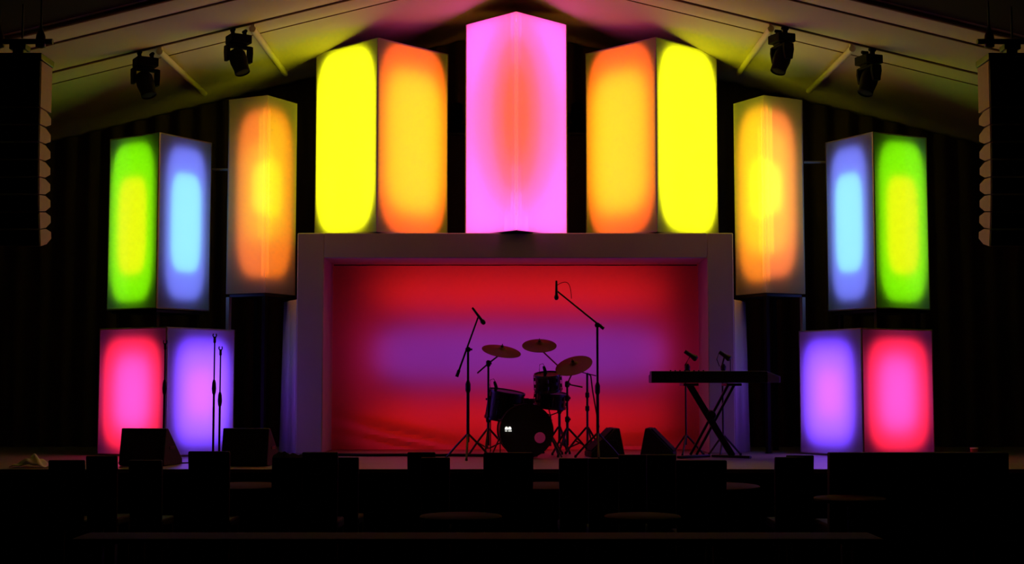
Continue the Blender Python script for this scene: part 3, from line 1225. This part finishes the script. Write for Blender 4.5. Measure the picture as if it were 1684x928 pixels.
# small drum microphones on short clips
for px, py, Y, lab in ((815, 634, 15.15, 'small clip microphone with looped cable over the floor tom'),
                       (896, 609, 15.1, 'small clip microphone with looped cable on the small mounted tom')):
    p = W(px, py, Y)
    t = thing('drum_microphone', lab, 'microphone', p)
    bm = BM()
    add_lathe(bm, [(0, -.045), (.012, -.045), (.018, -.02), (.018, .03), (.01, .05), (0, .05)], axis((0, 0, 0), (.3, 0, -1)), 14)
    obj('microphone', bm, M['black'], t)
    bm = BM()
    add_tube(bm, [(0, 0, .03), (-.02, 0, .07), (-.055, 0, .06), (-.06, 0, 0), (-.05, 0, -.045)], .0035, 6)
    obj('cable', bm, M['rubber'], t)
    bm = BM()
    add_box(bm, (.0, 0, -.045), (.03, .025, .04))
    add_tube(bm, [(0, 0, -.02), (0, 0, -.07)], .005, 6)
    obj('rim_clip', bm, M['blackm'], t)

# throne
x, y, z = stage_at(866, 700, 15.9)
t = thing('drum_throne', 'round black drum stool partly hidden behind the bass drum', 'stool', (x, y, z))
zt_ = W(868, 656, 15.9).z - z
bm = BM()
add_lathe(bm, [(0, -.09), (.15, -.09), (.165, -.06), (.165, -.02), (.15, 0), (0, 0)], Matrix.Translation((0, 0, zt_)), 28)
obj('seat', bm, M['chair'], t)
bm = BM()
add_tube(bm, [(0, 0, .08), (0, 0, zt_ - .08)], .014, 10)
obj('pole', bm, M['steel'], t)
tripod(t, .20, .26, 3, .3, True)

# ------------------------------------------------------------------ keyboard and stand
KY = 15.0
kc = W(1170, 620, KY)
zk0 = W(1170, 630, KY).z
kl, kr = W(1069, 620, KY).x, W(1258, 620, KY).x
t = thing('keyboard_stand', 'black crossed leg stand under the keyboard', 'stand', (kc.x, KY, STAGE_Z + .002), 0)
L = t.location
for s, (xt, yt), (xb, yb), dy in ((1, (1134, 634), (1204, 746), -.05), (-1, (1202, 634), (1140, 742), .05)):
    a = W(xt, yt, KY + dy) - L
    b_ = W(xb, yb, KY + dy) - L
    b_.z = .03
    d = (b_ - a)
    ang = math.atan2(d.x, -d.z)
    bm = BM()
    for e in ((-.016, .016) if s > 0 else (-.032, .032)):
        add_box(bm, (a + b_) / 2 + Vector((e, 0, 0)), (.042 if s > 0 else .026, .035, d.length), Matrix.Rotation(-ang, 4, 'Y'))
    obj('leg', bm, M['blackm'], t, bevel=.003)
    bm = BM()
    add_box(bm, (b_.x, 0, .016), (.055, .46, .028), Matrix.Rotation(.9 * s, 4, 'Z'))
    obj('foot', bm, M['blackm'], t, bevel=.006)
    bm = BM()
    add_box(bm, (a.x, 0, zk0 - L.z - .018), (.16, .36, .028))
    obj('rest', bm, M['blackm'], t, bevel=.005)
bm = BM()
cx = W(1168, 683, KY).x - L.x
cz = W(1168, 683, KY).z - L.z
add_lathe(bm, [(0, -.10), (.045, -.10), (.055, -.06), (.055, .06), (.045, .10), (0, .10)], axis((cx, 0, cz), (0, 1, 0)), 20)
obj('hub', bm, M['black'], t)

kb = thing('keyboard', 'long black stage keyboard on the crossed stand at right', 'keyboard', ((kl + kr) / 2, KY, zk0))
wk, hk, dk = kr - kl, .125, .32
bm = BM()
prof = [(-dk / 2, 0), (dk / 2, 0), (dk / 2, hk * .95), (-dk / 2 + .0, hk), (-dk / 2, hk)]
add_hull(bm, [[(x, y, z) for y, z in [(-dk / 2, .0), (dk / 2, 0), (dk / 2, .085), (.05, .09), (.03, hk), (-dk / 2, hk)]] for x in (-wk / 2, wk / 2)])
obj('body', bm, M['black'], kb, bevel=.006)
bm = BM()
add_hull(bm, [[(wk / 2 + .001, y, z) for y, z in ((-dk / 2 + .01, .002), (dk / 2 - .01, .002), (dk / 2 - .01, .085), (-dk / 2 + .01, hk - .004))],
              [(wk / 2 + .14, y, z) for y, z in ((-dk / 2 + .03, .004), (dk / 2 - .03, .004), (dk / 2 - .03, .06), (-dk / 2 + .03, hk * .55))]])
ec = obj('end_cheek', bm, mat('violet_lit_cheek', (.3, .22, .9), .5, noise=.1), kb, bevel=.004)  # light of the violet box is put into this colour
ec['label'] = 'sloping end piece with violet light painted into its colour'
bm = BM()
nk = 52
for k in range(nk):
    x = -wk / 2 + .04 + (wk - .08) * (k + .5) / nk
    add_box(bm, (x, .10, .096), ((wk - .08) / nk - .0012, .10, .014))
obj('white_keys', bm, M['keys'], kb)
bm = BM()
for k in range(nk - 1):
    if k % 7 in (2, 6):
        continue
    x = -wk / 2 + .04 + (wk - .08) * (k + 1) / nk
    add_box(bm, (x, .082, .108), (.011, .062, .012))
obj('black_keys', bm, M['black'], kb)
for k in range(8):
    bm = BM()
    add_lathe(bm, [(0, 0), (.009, 0), (.008, .012), (0, .012)], Matrix.Translation((-.4 + k * .05, -.05, hk)), 12)
    obj('knob', bm, M['blackm'], kb)


def key_mic(px_pole, px0, py0, px1, py1, label, cable):
    Y = 15.45
    x, y, z = stage_at(px_pole, 700, Y)
    t = thing('microphone_stand', label, 'microphone stand', (x, y, z))
    L = t.location
    a, b_ = W(px0, py0, Y) - L, W(px1, py1, Y) - L
    mid = a * .5 + b_ * .5
    tripod(t, .2, .22, 3, .2)
    bm = BM()
    add_tube(bm, [(0, 0, .12), (0, 0, 1.0 if mid.z > 1.05 else mid.z * .8), mid], .010, 10)
    obj('pole', bm, M['blackm'], t)
    bm = BM()
    zc_ = W(px_pole, 606, Y).z - z
    add_lathe(bm, [(.012, -.03), (.03, -.02), (.032, .02), (.014, .05)], Matrix.Translation((mid.x * .35, 0, zc_)), 14)
    obj('height_clutch', bm, M['black'], t)
    d = (b_ - a).normalized()
    m = axis(a, d)
    ln = (b_ - a).length
    bm = BM()
    add_lathe(bm, [(0, 0), (.021, 0), (.022, .02), (.024, ln * .6), (.031, ln * .7), (.036, ln * .9), (.026, ln), (0, ln)], m, 16)
    obj('microphone', bm, M['black'], t)
    if cable:
        for p in (a, b_):
            bm = BM()
            add_tube(bm, [p, p + Vector((-.03 if p is a else .0, 0, -.08)), p + Vector((0, 0, -.16))], .005, 6)
            obj('cable', bm, M['rubber'], t)
    return t


key_mic(1128, 1126, 578, 1146, 591, 'microphone on a thin stand behind the left half of the keyboard', False)
key_mic(1189, 1183, 579, 1201, 591, 'microphone with hanging cable behind the right half of the keyboard', True)

# cable lying along the foot of the backdrop, cables on deck
bm = BM()
pts = []
x0, x1 = W(532, 742, 15.3).x, W(800, 742, 15.3).x
for k in range(60):
    q = k / 59
    pts.append((x0 + (x1 - x0) * q, 15.36 + .03 * math.sin(q * 17) - .1 * q, STAGE_Z + .017))
add_tube(bm, pts, .016, 8)
o = obj('stage_cable', bm, M['rubber'])
tag(o, 'thick black cable lying on the deck along the foot of the red backdrop', 'cable')
bm = BM()
pts = []
for k in range(50):
    q = k / 49
    p = W(195 + 180 * q, 757, 13.95)
    pts.append((p.x, 13.95 + .08 * math.sin(q * 11), STAGE_Z + .008))
add_tube(bm, pts, .007, 6)
o = obj('stage_cable', bm, M['rubber'])
tag(o, 'thin black cable lying on the deck behind the left wedge monitors', 'cable')

# towel heap at the left edge, cup at the right
cx_ = W(52, 760, 13.35)
bm = BM()
n1, n2 = 26, 16
vs = []
for j in range(n2 + 1):
    row = []
    for i in range(n1 + 1):
        u, v = i / n1 * 2 - 1, j / n2 * 2 - 1
        hgt = max(0, 1 - (u * .98) ** 2) ** .6 * max(0, 1 - (v * .95) ** 2) ** .6
        hgt *= .105 * (.75 + .25 * math.cos((u - .15) * 4)) + .02 * math.sin(9 * u + 5 * v)
        row.append(bm.verts.new((u * .17, v * .13, hgt + .001)))
    vs.append(row)
for a, b_ in zip(vs, vs[1:]):
    for i in range(n1):
        bm.faces.new((a[i], a[i + 1], b_[i + 1], b_[i]))
o = obj('folded_towel', bm, M['towel'])
o.location = (cx_.x, 13.35, STAGE_Z + .008)
o.modifiers.new('thick', 'SOLIDIFY').thickness = .004
tag(o, 'pale crumpled towel heap on the stage edge at far left', 'towel')
p = W(1602, 740, 14.6)
t = thing('drink_cup', 'small orange cup on the stage at far right', 'cup', (p.x, 14.6, STAGE_Z + .002))
bm = BM()
add_lathe(bm, [(0, 0), (.028, 0), (.038, .12), (.036, .12), (.027, .004), (0, .004)], None, 20, cap=False)
obj('cup_body', bm, M['cup'], t)
bm = BM()
add_lathe(bm, [(.039, .115), (.042, .12), (.039, .125), (.0, .128)], None, 20, cap=False)
obj('lid', bm, M['towel'], t)


# ------------------------------------------------------------------ chairs, tables and bench in front of the stage
def make_chair(label, wd):
    t = thing('dining_chair', label, 'chair', (0, 0, 0), 0, 'high backed chairs in front of the stage')
    bm = BM()
    add_box(bm, (0, .20, .45), (wd, .42, .07))
    obj('seat', bm, M['chair'], t, bevel=.02)
    bm = BM()
    rings = []
    for z, w_, y in ((.40, .94, -.005), (.65, .97, -.02), (.9, 1.0, -.045), (1.0, 1.0, -.06)):
        rings.append([(-wd / 2 * w_, y - .025, z), (wd / 2 * w_, y - .025, z), (wd / 2 * w_, y + .025, z), (-wd / 2 * w_, y + .025, z)])
    add_hull(bm, rings)
    obj('backrest', bm, M['chair'], t, bevel=.012)
    for sx in (-1, 1):
        for yy in (.02, .38):
            bm = BM()
            add_hull(bm, [[(sx * (wd / 2 - .03) + dx * r_, yy + dy * r_, z) for dx, dy in ((-1, -1), (1, -1), (1, 1), (-1, 1))] for z, r_ in ((0, .014), (.42, .021))])
            obj('leg', bm, M['chair'], t)
    return t


CH = {}


def chair(px0, px1, ytop, Y, label, rz=0.0):
    """back seen from behind between px0 and px1, top edge at ytop"""
    a, b_ = W(px0, ytop, Y - .06), W(px1, ytop, Y - .06)
    wd = b_.x - a.x
    key = 'c'
    if key not in CH:
        CH[key] = make_chair(label, .40)
        c = CH[key]
        c.rotation_euler.z = rz
    else:
        c = dup(CH[key], (0, 0, 0), rz, label)
    c.location = ((a.x + b_.x) / 2, Y, 0)
    c.scale = (wd / .40, 1, a.z / 1.0)
    return c


chair(310, 378, 742.5, 11.6, 'tall chair back covering the foot of the close pair of microphone stands')
chair(80, 138, 757, 12.0, 'chair back before the stage edge right of the pale towel heap', .06)
chair(142, 193, 750, 12.05, 'chair back left of the red glowing box foot')
chair(212, 267, 757, 12.1, 'chair back below the wedge monitor of the red glowing box')
chair(459, 500, 751, 12.2, 'chair back with a jacket slung on it, left of the backdrop')
chair(497, 556, 744, 11.5, 'wide chair back below the left foot of the stage surround')
chair(545, 590, 752.5, 12.2, 'chair back below the lower left corner of the red backdrop')
chair(670, 716, 744, 12.2, 'taller chair back of the pair left of the drum kit')
chair(692, 740, 752.5, 11.6, 'shorter chair back of the pair left of the drum kit')
chair(795, 877, 744.5, 10.4, 'widest tall chair back directly below the bass drum')
chair(919, 969, 754, 11.5, 'chair back right of the widest one, below the cymbal stands')
chair(967, 1018, 754, 11.0, 'chair back below the wedge monitor beside the drums')
chair(1017, 1065, 748, 11.6, 'chair back left of the wedge monitor near the keyboard')
chair(1063, 1112, 748, 11.1, 'chair back under the left end of the keyboard')
chair(1111, 1195, 757, 10.6, 'wide low chair back below the middle of the keyboard stand')
chair(1274, 1324, 752, 11.7, 'chair back left of the violet glowing box, in front of its twin')
chair(1293, 1338, 749, 12.3, 'chair back left of the violet glowing box, behind its twin')
# jacket lumps on one chair
p = W(476, 752, 12.2)
bm = BM()
n1 = 24
rings = []
prof = [0, .012, .03, .02, .034, .018, .006, .020, .012, .0, .008, .004]
for i in range(n1 + 1):
    x = -.13 + .26 * i / n1
    q = i / n1 * (len(prof) - 1)
    k = min(int(q), len(prof) - 2)
    top_ = prof[k] + (prof[k + 1] - prof[k]) * (q - k) + .02
    rings.append([(x, -.11, -.35 - .03 * math.sin(i)), (x, -.055 - .03, -.0), (x, -.02, top_), (x, .03, 0), (x, .045, -.18 - .02 * math.cos(i * 1.3)),
                  (x, .034, -.18), (x, .02, -.002), (x, -.03, top_ - .012), (x, -.065, -.005), (x, -.10, -.35)])
add_hull(bm, rings)
o = obj('jacket', bm, M['skirt'])
o.location = (p.x, 12.17, p.z + .0)
tag(o, 'dark crumpled jacket slung over a chair back left of the backdrop', 'jacket')

# bench
Y = 11.6
a, b_ = W(1361, 744, Y), W(1654, 744, Y)
t = thing('high_backed_bench', 'long black high backed bench in front of the right glowing boxes', 'bench', ((a.x + b_.x) / 2, Y, 0))
wb, hb = b_.x - a.x, a.z
bm = BM()
rings = []
for z, y in ((.30, .02), (.7, 0), (hb, -.03)):
    rings.append([(-wb / 2, y - .05, z), (wb / 2, y - .05, z), (wb / 2, y + .05, z), (-wb / 2, y + .05, z)])
add_hull(bm, rings)
obj('backrest', bm, M['chair'], t, bevel=.01)
for k in range(3):
    bm = BM()
    add_box(bm, ((k - 1) * wb / 3, .34, .42), (wb / 3 - .008, .56, .12))
    obj('seat_cushion', bm, M['chair'], t, bevel=.025)
bm = BM()
add_box(bm, (0, .32, .34), (wb - .02, .58, .07))
obj('seat_base', bm, M['chair'], t, bevel=.01)
for sx in (-1, 1):
    for yy in (.06, .56):
        bm = BM()
        add_lathe(bm, [(0, 0), (.018, 0), (.026, .31), (0, .31)], Matrix.Translation((sx * (wb / 2 - .08), yy, 0)), 12)
        obj('leg', bm, M['chair'], t)


def make_table(label, r):
    t = thing('round_table', label, 'table', (0, 0, 0), 0, 'round dark wood tables in front of the stage')
    bm = BM()
    add_lathe(bm, [(0, .72), (r - .02, .72), (r, .73), (r, .745), (r - .01, .75), (0, .75)], None, 48)
    obj('tabletop', bm, M['wood'], t)
    bm = BM()
    add_lathe(bm, [(.10, .719), (.035, .69), (.03, .3), (.04, .08), (.06, .05)], None, 20)
    obj('column', bm, M['blackm'], t)
    bm = BM()
    add_lathe(bm, [(0, 0), (.24, 0), (.24, .012), (.07, .05), (0, .05)], None, 32)
    obj('base', bm, M['blackm'], t)
    return t


T0 = None
for px, Y, r, lab in ((1165, 12.42, .45, 'round wooden table with rim showing either side of the low wide chair back'),
                      (902, 12.45, .42, 'round wooden table glimpsed right of the widest chair back'),
                      (398, 12.45, .40, 'round wooden table right of the chair that hides the microphone stands'),
                      (1397, 11.1, .28, 'round wooden table edge just below the long bench at its left end'),
                      (758, 9.6, .28, 'faint round table low in the picture between the chairs left of the drums'),
                      (1056, 9.6, .26, 'faint round table low in the picture below the wedge monitors')):
    p = W(px, 790, Y)
    if T0 is None:
        T0 = make_table(lab, .45)
        t = T0
    else:
        t = dup(T0, (0, 0, 0), 0, lab)
    t.location = (p.x, Y, 0)
    t.scale = (r / .45, r / .45, 1)
    if Y < 10:                              # near tabletops take the darkened wood, dimness painted in
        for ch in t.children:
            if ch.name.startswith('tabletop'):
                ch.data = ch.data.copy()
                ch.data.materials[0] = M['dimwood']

# long low table in the dark nearest the camera
t = thing('long_table', 'long dark table crossing the black foreground', 'table', (-.2, 8.35, 0))
bm = BM()
add_box(bm, (0, 0, .735), (4.7, .36, .03))
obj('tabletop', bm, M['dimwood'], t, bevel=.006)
for sx in (-1, 1):
    for sy in (-1, 1):
        bm = BM()
        add_box(bm, (sx * 2.2, sy * .13, .36), (.05, .05, .718))
        obj('leg', bm, M['blackm'], t)
